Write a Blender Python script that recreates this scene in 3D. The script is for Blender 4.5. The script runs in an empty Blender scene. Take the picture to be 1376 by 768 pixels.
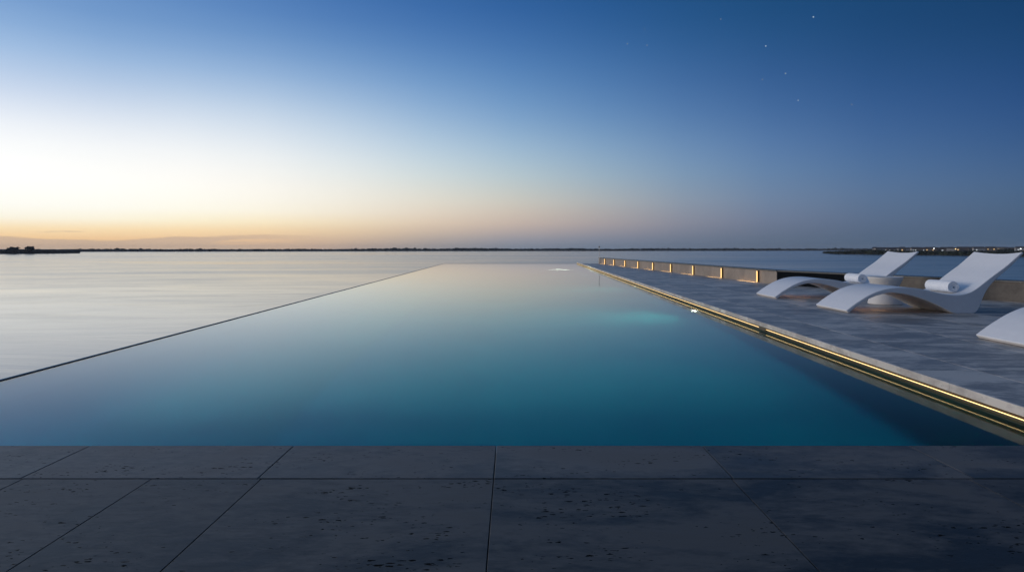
import bpy, bmesh, math, random
from mathutils import Vector, Matrix
random.seed(7)
sc = bpy.context.scene
COL = sc.collection
R = math.radians
F = 917.0            # focal length in photo pixels (1376 wide)
CAM_Z = 0.75
WZ = -0.09           # pool water level
SEA = -4.0
HAZE = True

# ---------------------------------------------------------------- helpers
def lin(c):
    return tuple((x/255/12.92 if x/255 <= .04045 else ((x/255+.055)/1.055)**2.4) for x in c)

def newmat(name):
    m = bpy.data.materials.new(name); m.use_nodes = True
    nt = m.node_tree
    for n in list(nt.nodes): nt.nodes.remove(n)
    return m, nt, nt.nodes, nt.links

def N(nt, t, **kw):
    n = nt.nodes.new(t)
    for k, v in kw.items():
        if k.startswith('i_'):
            n.inputs[k[2:].replace('_', ' ')].default_value = v
        else: setattr(n, k, v)
    return n

def tag(o, label=None, cat=None, group=None, kind=None):
    if label: o['label'] = label
    if cat: o['category'] = cat
    if group: o['group'] = group
    if kind: o['kind'] = kind
    return o

def link(name, me, mat=None, parent=None):
    o = bpy.data.objects.new(name, me); COL.objects.link(o)
    if mat is not None and me is not None: me.materials.append(mat)
    if parent: o.parent = parent
    return o

def obj(name, bm, mat=None, parent=None, smooth=False, sharp=None):
    me = bpy.data.meshes.new(name); bm.to_mesh(me); bm.free()
    if smooth:
        for p in me.polygons: p.use_smooth = True
        if sharp: me.set_sharp_from_angle(angle=R(sharp))
    return link(name, me, mat, parent)

def empty(name, loc, rz=0):
    o = bpy.data.objects.new(name, None); COL.objects.link(o)
    o.location = loc; o.rotation_euler = (0, 0, rz); o.empty_display_size = .1
    return o

def box(bm, x0, x1, y0, y1, z0, z1):
    vs = [bm.verts.new((x, y, z)) for z in (z0, z1) for y in (y0, y1) for x in (x0, x1)]
    for f in ((0,2,3,1),(4,5,7,6),(0,1,5,4),(2,6,7,3),(1,3,7,5),(0,4,6,2)):
        bm.faces.new([vs[i] for i in f])
    return vs

def prism(bm, pts, z0, z1):
    """pts counter-clockwise in plan"""
    b = [bm.verts.new((x, y, z0)) for x, y in pts]
    t = [bm.verts.new((x, y, z1)) for x, y in pts]
    n = len(pts)
    bm.faces.new(b[::-1]); bm.faces.new(t)
    for i in range(n):
        j = (i+1) % n
        bm.faces.new((b[i], b[j], t[j], t[i]))

def lathe(bm, prof, n=48):
    rings = []
    for r, z in prof:
        rings.append([bm.verts.new((r*math.cos(2*math.pi*k/n), r*math.sin(2*math.pi*k/n), z)) for k in range(n)])
    for a, b in zip(rings, rings[1:]):
        for k in range(n):
            j = (k+1) % n
            bm.faces.new((a[k], a[j], b[j], b[k]))
    bm.faces.new(rings[0][::-1]); bm.faces.new(rings[-1])

def bevel_mod(o, w, seg=2, ang=30):
    m = o.modifiers.new('bevel', 'BEVEL'); m.width = w; m.segments = seg
    m.limit_method = 'ANGLE'; m.angle_limit = R(ang); m.harden_normals = False

# ---------------------------------------------------------------- materials
def stone(name, base, dark, rough=(.3, .5), scale=1.0, pits=0.0, bump=.15, stretch=(1, 3, 1), vary=.12, spec=.5, veins=False):
    m, nt, ns, L = newmat(name)
    out = N(nt, 'ShaderNodeOutputMaterial'); p = N(nt, 'ShaderNodeBsdfPrincipled')
    tc = N(nt, 'ShaderNodeTexCoord'); mp = N(nt, 'ShaderNodeMapping')
    mp.inputs['Scale'].default_value = stretch
    L.new(tc.outputs['Object'], mp.inputs['Vector'])
    geo = N(nt, 'ShaderNodeNewGeometry')
    # shift the pattern from slab to slab
    sh = N(nt, 'ShaderNodeVectorMath', operation='SCALE'); sh.inputs['Scale'].default_value = 37.0
    cmb = N(nt, 'ShaderNodeCombineXYZ'); L.new(geo.outputs['Random Per Island'], cmb.inputs[0]); L.new(geo.outputs['Random Per Island'], cmb.inputs[2])
    L.new(cmb.outputs[0], sh.inputs[0])
    add = N(nt, 'ShaderNodeVectorMath', operation='ADD'); L.new(mp.outputs[0], add.inputs[0]); L.new(sh.outputs[0], add.inputs[1])
    n1 = N(nt, 'ShaderNodeTexNoise', i_Scale=1.6*scale, i_Detail=8.0, i_Roughness=.62, i_Distortion=.6)
    n2 = N(nt, 'ShaderNodeTexNoise', i_Scale=14*scale, i_Detail=6.0, i_Roughness=.7)
    L.new(add.outputs[0], n1.inputs['Vector']); L.new(add.outputs[0], n2.inputs['Vector'])
    mixf = N(nt, 'ShaderNodeMath', operation='MULTIPLY_ADD'); mixf.inputs[1].default_value = .35; 
    L.new(n2.outputs['Fac'], mixf.inputs[0]); L.new(n1.outputs['Fac'], mixf.inputs[2])
    ramp = N(nt, 'ShaderNodeMapRange'); ramp.inputs['From Min'].default_value = .59; ramp.inputs['From Max'].default_value = .76
    L.new(mixf.outputs[0], ramp.inputs['Value'])
    mc = N(nt, 'ShaderNodeMix', data_type='RGBA'); mc.inputs['A'].default_value = (*dark, 1); mc.inputs['B'].default_value = (*base, 1)
    L.new(ramp.outputs[0], mc.inputs['Factor'])
    # slab to slab variation
    mr = N(nt, 'ShaderNodeMapRange'); mr.inputs['To Min'].default_value = 1-vary; mr.inputs['To Max'].default_value = 1+vary
    L.new(geo.outputs['Random Per Island'], mr.inputs['Value'])
    vm = N(nt, 'ShaderNodeVectorMath', operation='SCALE'); L.new(mc.outputs['Result'], vm.inputs[0]); L.new(mr.outputs[0], vm.inputs['Scale'])
    colout = vm.outputs[0]
    hgt = n2.outputs['Fac']
    if pits > 0:
        # travertine pits: small elongated holes gathered in patches
        mp2 = N(nt, 'ShaderNodeMapping'); mp2.inputs['Scale'].default_value = (1, 2.6, 1)
        L.new(tc.outputs['Object'], mp2.inputs['Vector'])
        ad2 = N(nt, 'ShaderNodeVectorMath', operation='ADD'); L.new(mp2.outputs[0], ad2.inputs[0]); L.new(sh.outputs[0], ad2.inputs[1])
        nd = N(nt, 'ShaderNodeTexNoise', i_Scale=45.0, i_Detail=2.0)
        L.new(ad2.outputs[0], nd.inputs['Vector'])
        ds = N(nt, 'ShaderNodeVectorMath', operation='SCALE'); ds.inputs['Scale'].default_value = .035; L.new(nd.outputs['Color'], ds.inputs[0])
        ad3 = N(nt, 'ShaderNodeVectorMath', operation='ADD'); L.new(ad2.outputs[0], ad3.inputs[0]); L.new(ds.outputs[0], ad3.inputs[1])
        vo = N(nt, 'ShaderNodeTexVoronoi', i_Scale=42.0); L.new(ad3.outputs[0], vo.inputs['Vector'])
        np_ = N(nt, 'ShaderNodeTexNoise', i_Scale=3.2, i_Detail=4.0, i_Roughness=.65); L.new(ad2.outputs[0], np_.inputs['Vector'])
        thr = N(nt, 'ShaderNodeMapRange'); thr.inputs['From Min'].default_value = .40; thr.inputs['From Max'].default_value = .66
        thr.inputs['To Min'].default_value = .0; thr.inputs['To Max'].default_value = .62*pits
        L.new(np_.outputs['Fac'], thr.inputs['Value'])
        # random cell size
        cs = N(nt, 'ShaderNodeSeparateColor'); L.new(vo.outputs['Color'], cs.inputs[0])
        pw = N(nt, 'ShaderNodeMath', operation='POWER'); pw.inputs[1].default_value = 1.6; L.new(cs.outputs[0], pw.inputs[0])
        tm = N(nt, 'ShaderNodeMath', operation='MULTIPLY'); L.new(thr.outputs[0], tm.inputs[0]); L.new(pw.outputs[0], tm.inputs[1])
        lt = N(nt, 'ShaderNodeMath', operation='SUBTRACT'); L.new(tm.outputs[0], lt.inputs[0]); L.new(vo.outputs['Distance'], lt.inputs[1])
        st = N(nt, 'ShaderNodeMapRange'); st.inputs['From Min'].default_value = -.01; st.inputs['From Max'].default_value = .05
        L.new(lt.outputs[0], st.inputs['Value'])
        mp3 = N(nt, 'ShaderNodeMix', data_type='RGBA'); mp3.inputs['B'].default_value = (.014, .013, .012, 1)
        L.new(st.outputs[0], mp3.inputs['Factor']); L.new(colout, mp3.inputs['A'])
        colout = mp3.outputs['Result']
        hm = N(nt, 'ShaderNodeMath', operation='MULTIPLY_ADD'); hm.inputs[1].default_value = -3.0
        L.new(st.outputs[0], hm.inputs[0]); L.new(n2.outputs['Fac'], hm.inputs[2]); hgt = hm.outputs[0]
    if pits > 0:
        sv = N(nt, 'ShaderNodeMapRange'); sv.inputs['To Min'].default_value = spec; sv.inputs['To Max'].default_value = 0; L.new(st.outputs[0], sv.inputs['Value']); L.new(sv.outputs[0], p.inputs['Specular IOR Level'])
    L.new(colout, p.inputs['Base Color'])
    rr = N(nt, 'ShaderNodeMapRange'); rr.inputs['From Min'].default_value = .3; rr.inputs['From Max'].default_value = .7
    rr.inputs['To Min'].default_value = rough[0]; rr.inputs['To Max'].default_value = rough[1]
    L.new(n1.outputs['Fac'], rr.inputs['Value']); L.new(rr.outputs[0], p.inputs['Roughness'])
    p.inputs['Specular IOR Level'].default_value = spec
    b = N(nt, 'ShaderNodeBump', i_Strength=bump, i_Distance=.004); L.new(hgt, b.inputs['Height']); L.new(b.outputs[0], p.inputs['Normal'])
    L.new(p.outputs[0], out.inputs[0])
    return m

def plain(name, col, rough=.5, metal=0, bump=0, bscale=60, spec=.5, sheen=0, var=.06):
    m, nt, ns, L = newmat(name)
    out = N(nt, 'ShaderNodeOutputMaterial'); p = N(nt, 'ShaderNodeBsdfPrincipled')
    tc = N(nt, 'ShaderNodeTexCoord'); n = N(nt, 'ShaderNodeTexNoise', i_Scale=bscale*.08, i_Detail=5.0)
    L.new(tc.outputs['Object'], n.inputs['Vector'])
    mr = N(nt, 'ShaderNodeMapRange'); mr.inputs['To Min'].default_value = 1-var; mr.inputs['To Max'].default_value = 1+var
    mr.inputs['From Min'].default_value = .3; mr.inputs['From Max'].default_value = .7
    L.new(n.outputs['Fac'], mr.inputs['Value'])
    v = N(nt, 'ShaderNodeVectorMath', operation='SCALE'); v.inputs[0].default_value = col; L.new(mr.outputs[0], v.inputs['Scale'])
    L.new(v.outputs[0], p.inputs['Base Color'])
    p.inputs['Roughness'].default_value = rough; p.inputs['Metallic'].default_value = metal
    p.inputs['Specular IOR Level'].default_value = spec
    if sheen: p.inputs['Sheen Weight'].default_value = sheen
    if bump:
        n2 = N(nt, 'ShaderNodeTexNoise', i_Scale=bscale, i_Detail=4.0); L.new(tc.outputs['Object'], n2.inputs['Vector'])
        b = N(nt, 'ShaderNodeBump', i_Strength=bump, i_Distance=.003); L.new(n2.outputs['Fac'], b.inputs['Height']); L.new(b.outputs[0], p.inputs['Normal'])
    L.new(p.outputs[0], out.inputs[0])
    return m

def glow(name, col, strength):
    m, nt, ns, L = newmat(name)
    out = N(nt, 'ShaderNodeOutputMaterial'); e = N(nt, 'ShaderNodeEmission')
    e.inputs['Color'].default_value = (*col, 1); e.inputs['Strength'].default_value = strength
    L.new(e.outputs[0], out.inputs[0]); return m

M = {}
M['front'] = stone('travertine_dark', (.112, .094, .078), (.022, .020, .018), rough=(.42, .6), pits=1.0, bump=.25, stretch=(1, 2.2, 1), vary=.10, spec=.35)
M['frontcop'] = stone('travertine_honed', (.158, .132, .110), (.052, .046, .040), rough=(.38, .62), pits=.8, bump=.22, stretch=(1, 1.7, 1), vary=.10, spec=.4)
M['deck'] = stone('deck_stone', (.66, .57, .49), (.27, .24, .215), rough=(.34, .56), pits=.35, bump=.14, stretch=(.9, 1.8, 1), vary=.12, scale=1.1, spec=.35)
M['coping'] = stone('coping_travertine', (.68, .61, .54), (.44, .39, .35), rough=(.5, .65), pits=.5, bump=.2, stretch=(1, 1, 2), vary=.06)
M['wall'] = stone('wall_render', (.33, .27, .22), (.25, .205, .17), rough=(.6, .75), bump=.1, stretch=(1, 1, 1), vary=.03)
M['cap'] = plain('cap_dark_stone', (.05, .055, .06), .4, bump=.1)
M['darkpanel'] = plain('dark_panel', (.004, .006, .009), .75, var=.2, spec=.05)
M['grout'] = plain('grout_dark', (.02, .021, .023), .9)
M['grout_pale'] = plain('grout_pale', (.62, .60, .56), .9, bump=.3, bscale=90)
M['concrete'] = plain('concrete', (.2, .19, .18), .8, bump=.3, bscale=12)
M['tiledark'] = plain('dark_tile', (.012, .035, .065), .7, spec=.15)
M['recess'] = plain('recess_dark', (.07, .065, .04), .6)
M['olive'] = plain('waterline_tile_dark', (.04, .05, .035), .6, spec=.2)
M['weir'] = plain('weir_stone', (.5, .48, .44), .3)
M['bronze'] = plain('bronze', (.12, .08, .045), .4, metal=.8)
M['shell'] = plain('white_composite', (.84, .83, .83), .42, bump=.06, bscale=220, var=.02)
M['table'] = plain('table_composite', (.66, .64, .62), .5, bump=.06, bscale=220, var=.03)
M['towel'] = plain('towel_cotton', (.95, .95, .96), .95, bump=.9, bscale=330, sheen=.4, spec=.1)
M['steel'] = plain('steel', (.35, .35, .36), .35, metal=1)
M['land'] = plain('land_earth', (.035, .035, .03), .95, bscale=.5)
M['wood'] = plain('foliage_far', (.022, .028, .018), .95, bscale=.8, var=.4, spec=.05)
M['bark'] = plain('bark', (.05, .04, .03), .9)
M['house'] = plain('house_render', (.40, .38, .36), .8)
M['housedark'] = plain('house_brick', (.16, .13, .11), .8)
M['roof'] = plain('roof_tile', (.07, .055, .05), .8)
M['led'] = glow('led_warm', (1.0, .68, .30), 2.3)
M['slot'] = glow('slot_light_warm', (1.0, .60, .23), 1.8)
M['uled'] = glow('under_led', (1.0, .58, .30), 5.0)
M['pool_lamp'] = glow('pool_lamp_glass', (.9, 1.0, .82), 18.0)
M['pool_lamp_soft'] = glow('pool_lamp_glass_soft', (.85, 1.0, .80), 10.0)
M['win_w'] = glow('window_lit_warm', (1.0, .66, .32), .7)
M['win_c'] = glow('window_lit_cool', (.85, .93, 1.0), .6)
M['star'] = glow('star_light', (.8, .9, 1.0), .75)
M['starf'] = glow('star_light_faint', (.75, .88, 1.0), .34)

# pool lining: small teal mosaic
def mosaic(name='pool_mosaic', ca=(.003, .30, .36, 1), cb=(.005, .40, .45, 1)):
    m, nt, ns, L = newmat(name)
    out = N(nt, 'ShaderNodeOutputMaterial'); p = N(nt, 'ShaderNodeBsdfPrincipled')
    tc = N(nt, 'ShaderNodeTexCoord')
    n = N(nt, 'ShaderNodeTexNoise', i_Scale=.7, i_Detail=3.0); L.new(tc.outputs['Object'], n.inputs['Vector'])
    vo = N(nt, 'ShaderNodeTexVoronoi', i_Scale=24.0); L.new(tc.outputs['Object'], vo.inputs['Vector'])
    sp = N(nt, 'ShaderNodeSeparateColor'); L.new(vo.outputs['Color'], sp.inputs[0])
    mm = N(nt, 'ShaderNodeMath', operation='MULTIPLY_ADD'); mm.inputs[1].default_value = .25; L.new(sp.outputs[0], mm.inputs[0]); L.new(n.outputs['Fac'], mm.inputs[2])
    mr = N(nt, 'ShaderNodeMapRange'); mr.inputs['From Min'].default_value = .3; mr.inputs['From Max'].default_value = .9
    L.new(mm.outputs[0], mr.inputs['Value'])
    mc = N(nt, 'ShaderNodeMix', data_type='RGBA')
    mc.inputs['A'].default_value = ca; mc.inputs['B'].default_value = cb
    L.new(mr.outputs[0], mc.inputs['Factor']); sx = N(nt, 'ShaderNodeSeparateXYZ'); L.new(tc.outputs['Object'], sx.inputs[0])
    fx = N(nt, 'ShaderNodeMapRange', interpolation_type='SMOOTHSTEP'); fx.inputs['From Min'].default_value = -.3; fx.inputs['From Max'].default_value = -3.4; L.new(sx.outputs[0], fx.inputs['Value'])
    m2 = N(nt, 'ShaderNodeMix', data_type='RGBA'); m2.inputs['B'].default_value = (.12, .54, .80, 1)   # pale blue toward the infinity edge: brightness of the left water painted in
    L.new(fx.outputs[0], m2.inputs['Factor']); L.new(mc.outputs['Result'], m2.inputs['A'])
    L.new(m2.outputs['Result'], p.inputs['Base Color'])
    p.inputs['Roughness'].default_value = .6; p.inputs['Specular IOR Level'].default_value = .1
    L.new(p.outputs[0], out.inputs[0]); return m
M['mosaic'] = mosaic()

def pool_water():
    m, nt, ns, L = newmat('pool_water')
    out = N(nt, 'ShaderNodeOutputMaterial')
    rf = N(nt, 'ShaderNodeBsdfRefraction', i_IOR=1.33, i_Roughness=.24)
    rf.inputs['Color'].default_value = (.93, .98, 1, 1)
    gl = N(nt, 'ShaderNodeBsdfGlossy'); gl.inputs['Roughness'].default_value = .05; gl.inputs['Color'].default_value = (.92, .98, 1, 1)
    fr = N(nt, 'ShaderNodeFresnel', i_IOR=1.33)
    mx = N(nt, 'ShaderNodeMixShader')
    pw = N(nt, 'ShaderNodeMath', operation='POWER'); pw.inputs[1].default_value = 1.8; L.new(fr.outputs[0], pw.inputs[0])
    gn = N(nt, 'ShaderNodeMath', operation='MULTIPLY', use_clamp=True); gn.inputs[1].default_value = 1.38; L.new(pw.outputs[0], gn.inputs[0])
    L.new(gn.outputs[0], mx.inputs[0]); L.new(rf.outputs[0], mx.inputs[1]); L.new(gl.outputs[0], mx.inputs[2])
    L.new(mx.outputs[0], out.inputs[0]); return m
M['pool_water'] = pool_water()

def sea_water():
    m, nt, ns, L = newmat('sea_water')
    out = N(nt, 'ShaderNodeOutputMaterial'); p = N(nt, 'ShaderNodeBsdfPrincipled')
    tc = N(nt, 'ShaderNodeTexCoord')
    def nz(sx, sy, scale, det):
        mp = N(nt, 'ShaderNodeMapping'); mp.inputs['Scale'].default_value = (sx, sy, 1); mp.inputs['Rotation'].default_value = (0, 0, R(4))
        L.new(tc.outputs['Object'], mp.inputs['Vector'])
        n = N(nt, 'ShaderNodeTexNoise', i_Scale=scale, i_Detail=det, i_Roughness=.6, i_Distortion=.8); L.new(mp.outputs[0], n.inputs['Vector']); return n.outputs['Fac']
    a = nz(.3, 1, .03, 6.0); b = nz(.3, 1, .0045, 4.0)
    ad0 = N(nt, 'ShaderNodeMath', operation='MULTIPLY_ADD'); L.new(nz(.35, 1, .22, 5.0), ad0.inputs[0]); ad0.inputs[1].default_value = .5; L.new(a, ad0.inputs[2])
    ad = N(nt, 'ShaderNodeMath', operation='ADD'); L.new(ad0.outputs[0], ad.inputs[0]); L.new(b, ad.inputs[1])
    mr = N(nt, 'ShaderNodeMapRange'); mr.inputs['From Min'].default_value = 1.0; mr.inputs['From Max'].default_value = 1.5
    mr.inputs['To Min'].default_value = .09; mr.inputs['To Max'].default_value = .21
    L.new(ad.outputs[0], mr.inputs['Value']); L.new(mr.outputs[0], p.inputs['Roughness'])
    p.inputs['Base Color'].default_value = (.02, .08, .12, 1)
    p.inputs['IOR'].default_value = 1.46
    c = nz(.3, 1, .16, 4.0)
    bp = N(nt, 'ShaderNodeBump', i_Strength=.05, i_Distance=.6); L.new(c, bp.inputs['Height']); L.new(bp.outputs[0], p.inputs['Normal'])
    L.new(p.outputs[0], out.inputs[0]); return m
M['sea'] = sea_water()

# ---------------------------------------------------------------- sky (world)
def build_world():
    w = bpy.data.worlds.new('World'); sc.world = w; w.use_nodes = True
    nt = w.node_tree; L = nt.links
    for n in list(nt.nodes): nt.nodes.remove(n)
    out = N(nt, 'ShaderNodeOutputWorld'); bg = N(nt, 'ShaderNodeBackground')
    tc = N(nt, 'ShaderNodeTexCoord'); sp = N(nt, 'ShaderNodeSeparateXYZ'); L.new(tc.outputs['Generated'], sp.inputs[0])
    az = N(nt, 'ShaderNodeMath', operation='ARCTAN2'); L.new(sp.outputs[0], az.inputs[0]); L.new(sp.outputs[1], az.inputs[1])
    el = N(nt, 'ShaderNodeMath', operation='ARCSINE'); L.new(sp.outputs[2], el.inputs[0])
    fac = N(nt, 'ShaderNodeMath', operation='DIVIDE'); fac.inputs[1].default_value = R(60); L.new(el.outputs[0], fac.inputs[0])
    top = {'b': (8, 24, 50)}
    # (v, colour) pairs down the sky at five columns of azimuth, plus columns outside the frame
    cols = [
      (-160, None, [(0,(46,58,76)),(4,(42,60,86)),(12,(34,56,90)),(30,(40,66,104)),(60,(84,108,142))]),
      (-70,  None, [(0,(225,195,165)),(2,(275,235,190)),(6,(310,302,285)),(12,(290,296,300)),(20,(205,222,245)),(35,(100,140,190)),(60,(88,114,150))]),
      (-110,  None, [(0,(150,150,165)),(2,(165,170,185)),(6,(175,190,205)),(12,(150,175,205)),(20,(110,145,190)),(35,(75,110,160)),(60,(86,110,144))]),
      (-36.9, 0,   [(334,(236,196,150)),(318,(250,208,155)),(308,(254,222,170)),(302,(255,236,198)),(295,(255,248,226)),(284,(256,254,244)),(240,(262,262,258)),(200,(256,257,256)),(160,(238,243,250)),(110,(198,214,237)),(50,(154,186,224)),(0,(122,160,208))]),
      (-20.5, 0,   [(334,(212,178,152)),(318,(240,202,160)),(305,(252,226,180)),(295,(254,242,212)),(280,(255,250,235)),(250,(254,251,243)),(215,(242,245,245)),(180,(220,230,240)),(150,(197,214,233)),(100,(150,181,218)),(50,(110,150,200)),(0,(84,128,186))]),
      (0, 0,       [(334,(128,138,152)),(322,(150,150,160)),(310,(182,168,164)),(296,(204,186,172)),(270,(204,202,192)),(235,(182,200,208)),(200,(158,186,210)),(150,(120,158,200)),(100,(90,134,186)),(50,(66,112,170)),(0,(48,96,156))]),
      (20.5, 0,    [(334,(88,104,126)),(318,(98,112,134)),(300,(110,122,146)),(270,(112,132,160)),(235,(102,132,168)),(200,(90,124,168)),(150,(70,108,158)),(100,(54,94,146)),(50,(40,84,134)),(0,(30,76,124))]),
      (36.9, 0,    [(334,(68,90,116)),(300,(74,96,124)),(265,(76,102,134)),(230,(70,100,140)),(190,(58,92,138)),(150,(48,84,134)),(100,(38,76,126)),(50,(30,70,116)),(0,(24,64,108))]),
      (110, None,  [(0,(55,75,105)),(8,(50,75,112)),(20,(30,58,98)),(40,(52,78,112)),(60,(80,104,136))]),
      (200, None,  [(0,(46,58,76)),(4,(42,60,86)),(12,(34,56,90)),(30,(40,66,104)),(60,(84,108,142))]),
    ]
    tails = {-36.9: [(27,(92,134,188)),(40,(70,110,165)),(60,(86,112,146))], -20.5: [(28,(66,110,168)),(42,(56,94,148)),(60,(84,108,142))],
             0: [(28,(42,86,142)),(42,(62,92,132)),(60,(82,106,140))], 20.5: [(28,(30,70,118)),(42,(54,82,120)),(60,(80,104,136))],
             36.9: [(28,(28,64,110)),(42,(52,80,116)),(60,(80,104,136))]}
    raw = {}
    for a, mode, st in cols:
        pts = [((k if mode is None else math.degrees(math.atan((334-k)/F*math.cos(R(a)))))/60, c) for k, c in st]
        pts += [(e/60, c) for e, c in tails.get(a, [])]
        raw[a] = sorted(pts)
    def ival(pts, x):
        if x <= pts[0][0]: return list(pts[0][1])
        for i in range(len(pts)-1):
            if pts[i][0] <= x <= pts[i+1][0]:
                t = (x-pts[i][0])/max(1e-9, pts[i+1][0]-pts[i][0])
                return [pts[i][1][j]*(1-t)+pts[i+1][1][j]*t for j in range(3)]
        return list(pts[-1][1])
    keys = sorted(raw)
    grid = [-160, -128, -95, -75, -58, -45, -36.9, -31, -25.5, -20, -14, -7, 0, 7, 14, 20.5, 28, 36.9, 55, 75, 110, 160, 200]
    def col_at(a, x):
        # cubic Hermite across azimuth between the measured columns
        for i in range(len(keys)-1):
            if keys[i] <= a <= keys[i+1]: break
        k0, k1 = keys[i], keys[i+1]; h = k1-k0; t = (a-k0)/h
        km, kp = keys[max(0, i-1)], keys[min(len(keys)-1, i+2)]
        v0, v1, vm, vp = ival(raw[k0], x), ival(raw[k1], x), ival(raw[km], x), ival(raw[kp], x)
        o = []
        for j in range(3):
            d = (v1[j]-v0[j])/h
            d0 = .5*(d+((v0[j]-vm[j])/(k0-km) if k0 != km else d)); d1 = .5*(d+((vp[j]-v1[j])/(kp-k1) if kp != k1 else d))
            if (v1[j]-v0[j])*d0 <= 0: d0 = 0
            if (v1[j]-v0[j])*d1 <= 0: d1 = 0
            v = (2*t**3-3*t*t+1)*v0[j]+(t**3-2*t*t+t)*h*d0+(-2*t**3+3*t*t)*v1[j]+(t**3-t*t)*h*d1
            o.append(max(min(v, max(v0[j], v1[j])), min(v0[j], v1[j])))
        return o
    prev = None; pa = None
    for a in grid:
        rp = N(nt, 'ShaderNodeValToRGB'); L.new(fac.outputs[0], rp.inputs[0]); cr = rp.color_ramp
        cr.interpolation = 'LINEAR'
        def interp(x): return col_at(a, x)
        xs = [0, .012, .024, .036, .05, .065, .08, .1, .12, .14, .16, .18, .20, .225, .25, .275, .3, .325, .35, .4, .45, .52, .6, .7, .85, 1.0]
        samp = []
        for i, x in enumerate(xs):
            h = .5*min(x-xs[i-1] if i else .01, xs[i+1]-x if i < len(xs)-1 else .05)
            cs = [interp(max(0, min(1, x+d*h))) for d in (-1, -.5, 0, .5, 1)]
            samp.append([sum(c[j] for c in cs)/5 for j in range(3)])
        while len(cr.elements) > 1: cr.elements.remove(cr.elements[-1])
        cr.elements[0].position = 0; cr.elements[0].color = (*lin(samp[0]), 1)
        for x, c in list(zip(xs, samp))[1:]:
            e = cr.elements.new(x); e.color = (*lin(c), 1)
        if prev is None: prev = rp.outputs[0]
        else:
            mr = N(nt, 'ShaderNodeMapRange', interpolation_type='LINEAR'); mr.inputs['From Min'].default_value = R(pa); mr.inputs['From Max'].default_value = R(a)
            L.new(az.outputs[0], mr.inputs['Value'])
            mx = N(nt, 'ShaderNodeMix', data_type='RGBA'); L.new(mr.outputs[0], mx.inputs['Factor']); L.new(prev, mx.inputs['A']); L.new(rp.outputs[0], mx.inputs['B'])
            prev = mx.outputs['Result']
        pa = a
    # low stratus bank near the afterglow
    cb = N(nt, 'ShaderNodeCombineXYZ'); s1 = N(nt, 'ShaderNodeMath', operation='MULTIPLY'); s1.inputs[1].default_value = 9.0; L.new(az.outputs[0], s1.inputs[0])
    s2 = N(nt, 'ShaderNodeMath', operation='MULTIPLY'); s2.inputs[1].default_value = 130.0; L.new(el.outputs[0], s2.inputs[0])
    L.new(s1.outputs[0], cb.inputs[0]); L.new(s2.outputs[0], cb.inputs[1])
    nz = N(nt, 'ShaderNodeTexNoise', i_Scale=.8, i_Detail=5.0, i_Roughness=.5); L.new(cb.outputs[0], nz.inputs['Vector'])
    # cloud amount: threshold rises with elevation and fades to the right
    th = N(nt, 'ShaderNodeMapRange'); th.inputs['From Min'].default_value = R(.15); th.inputs['From Max'].default_value = R(1.2)
    th.inputs['To Min'].default_value = .30; th.inputs['To Max'].default_value = .61; L.new(el.outputs[0], th.inputs['Value'])
    df = N(nt, 'ShaderNodeMath', operation='SUBTRACT'); L.new(nz.outputs['Fac'], df.inputs[0]); L.new(th.outputs[0], df.inputs[1])
    sm = N(nt, 'ShaderNodeMapRange', interpolation_type='SMOOTHSTEP'); sm.inputs['From Min'].default_value = -.02; sm.inputs['From Max'].default_value = .09; L.new(df.outputs[0], sm.inputs['Value'])
    fa = N(nt, 'ShaderNodeMapRange', interpolation_type='SMOOTHSTEP'); fa.inputs['From Min'].default_value = R(-24); fa.inputs['From Max'].default_value = R(-12)
    fa.inputs['To Min'].default_value = .95; fa.inputs['To Max'].default_value = 0; L.new(az.outputs[0], fa.inputs['Value'])
    lo = N(nt, 'ShaderNodeMapRange'); lo.inputs['From Min'].default_value = R(1.15); lo.inputs['From Max'].default_value = R(1.6); lo.inputs['To Min'].default_value = 1; lo.inputs['To Max'].default_value = 0; L.new(el.outputs[0], lo.inputs['Value'])
    m0 = N(nt, 'ShaderNodeMath', operation='MULTIPLY'); L.new(lo.outputs[0], m0.inputs[0]); L.new(fa.outputs[0], m0.inputs[1]); fa = m0
    ml = N(nt, 'ShaderNodeMath', operation='MULTIPLY'); L.new(sm.outputs[0], ml.inputs[0]); L.new(fa.outputs[0], ml.inputs[1])
    mc = N(nt, 'ShaderNodeMix', data_type='RGBA'); mc.inputs['B'].default_value = (*lin((212,184,158)), 1)
    L.new(ml.outputs[0], mc.inputs['Factor']); L.new(prev, mc.inputs['A'])
    L.new(mc.outputs['Result'], bg.inputs['Color']); bg.inputs['Strength'].default_value = 1.0
    L.new(bg.outputs[0], out.inputs['Surface'])
build_world()

# ---------------------------------------------------------------- plan of the place
def edge(y):                         # right-hand waterline of the pool
    return 2.418 + .0349*(y-3.22)
def ledge(y):                        # left-hand (infinity) waterline
    return -3.25 - .0167*(y-4.33)
YN, YF = 2.605, 38.5
P0 = (4.39, 34.6); P1 = (5.56, 14.33); P2 = (7.12, 9.49)
D12 = (P2[0]-P1[0], P2[1]-P1[1])
def on12(t): return (P1[0]+D12[0]*t, P1[1]+D12[1]*t)
P3 = on12(3.3)
def wallx(y):
    if y >= P1[1]:
        return P1[0] + (P0[0]-P1[0])*(y-P1[1])/(P0[1]-P1[1])
    return P1[0] + D12[0]*(y-P1[1])/D12[1]

# sea
bm = bmesh.new()
for y0, y1 in ((-3000, 9000),):
    vs = [bm.verts.new(p) for p in ((-12000, y0, SEA), (12000, y0, SEA), (12000, y1, SEA), (-12000, y1, SEA))]; bm.faces.new(vs)
tag(obj('sea', bm, M['sea']), kind='structure')

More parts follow.
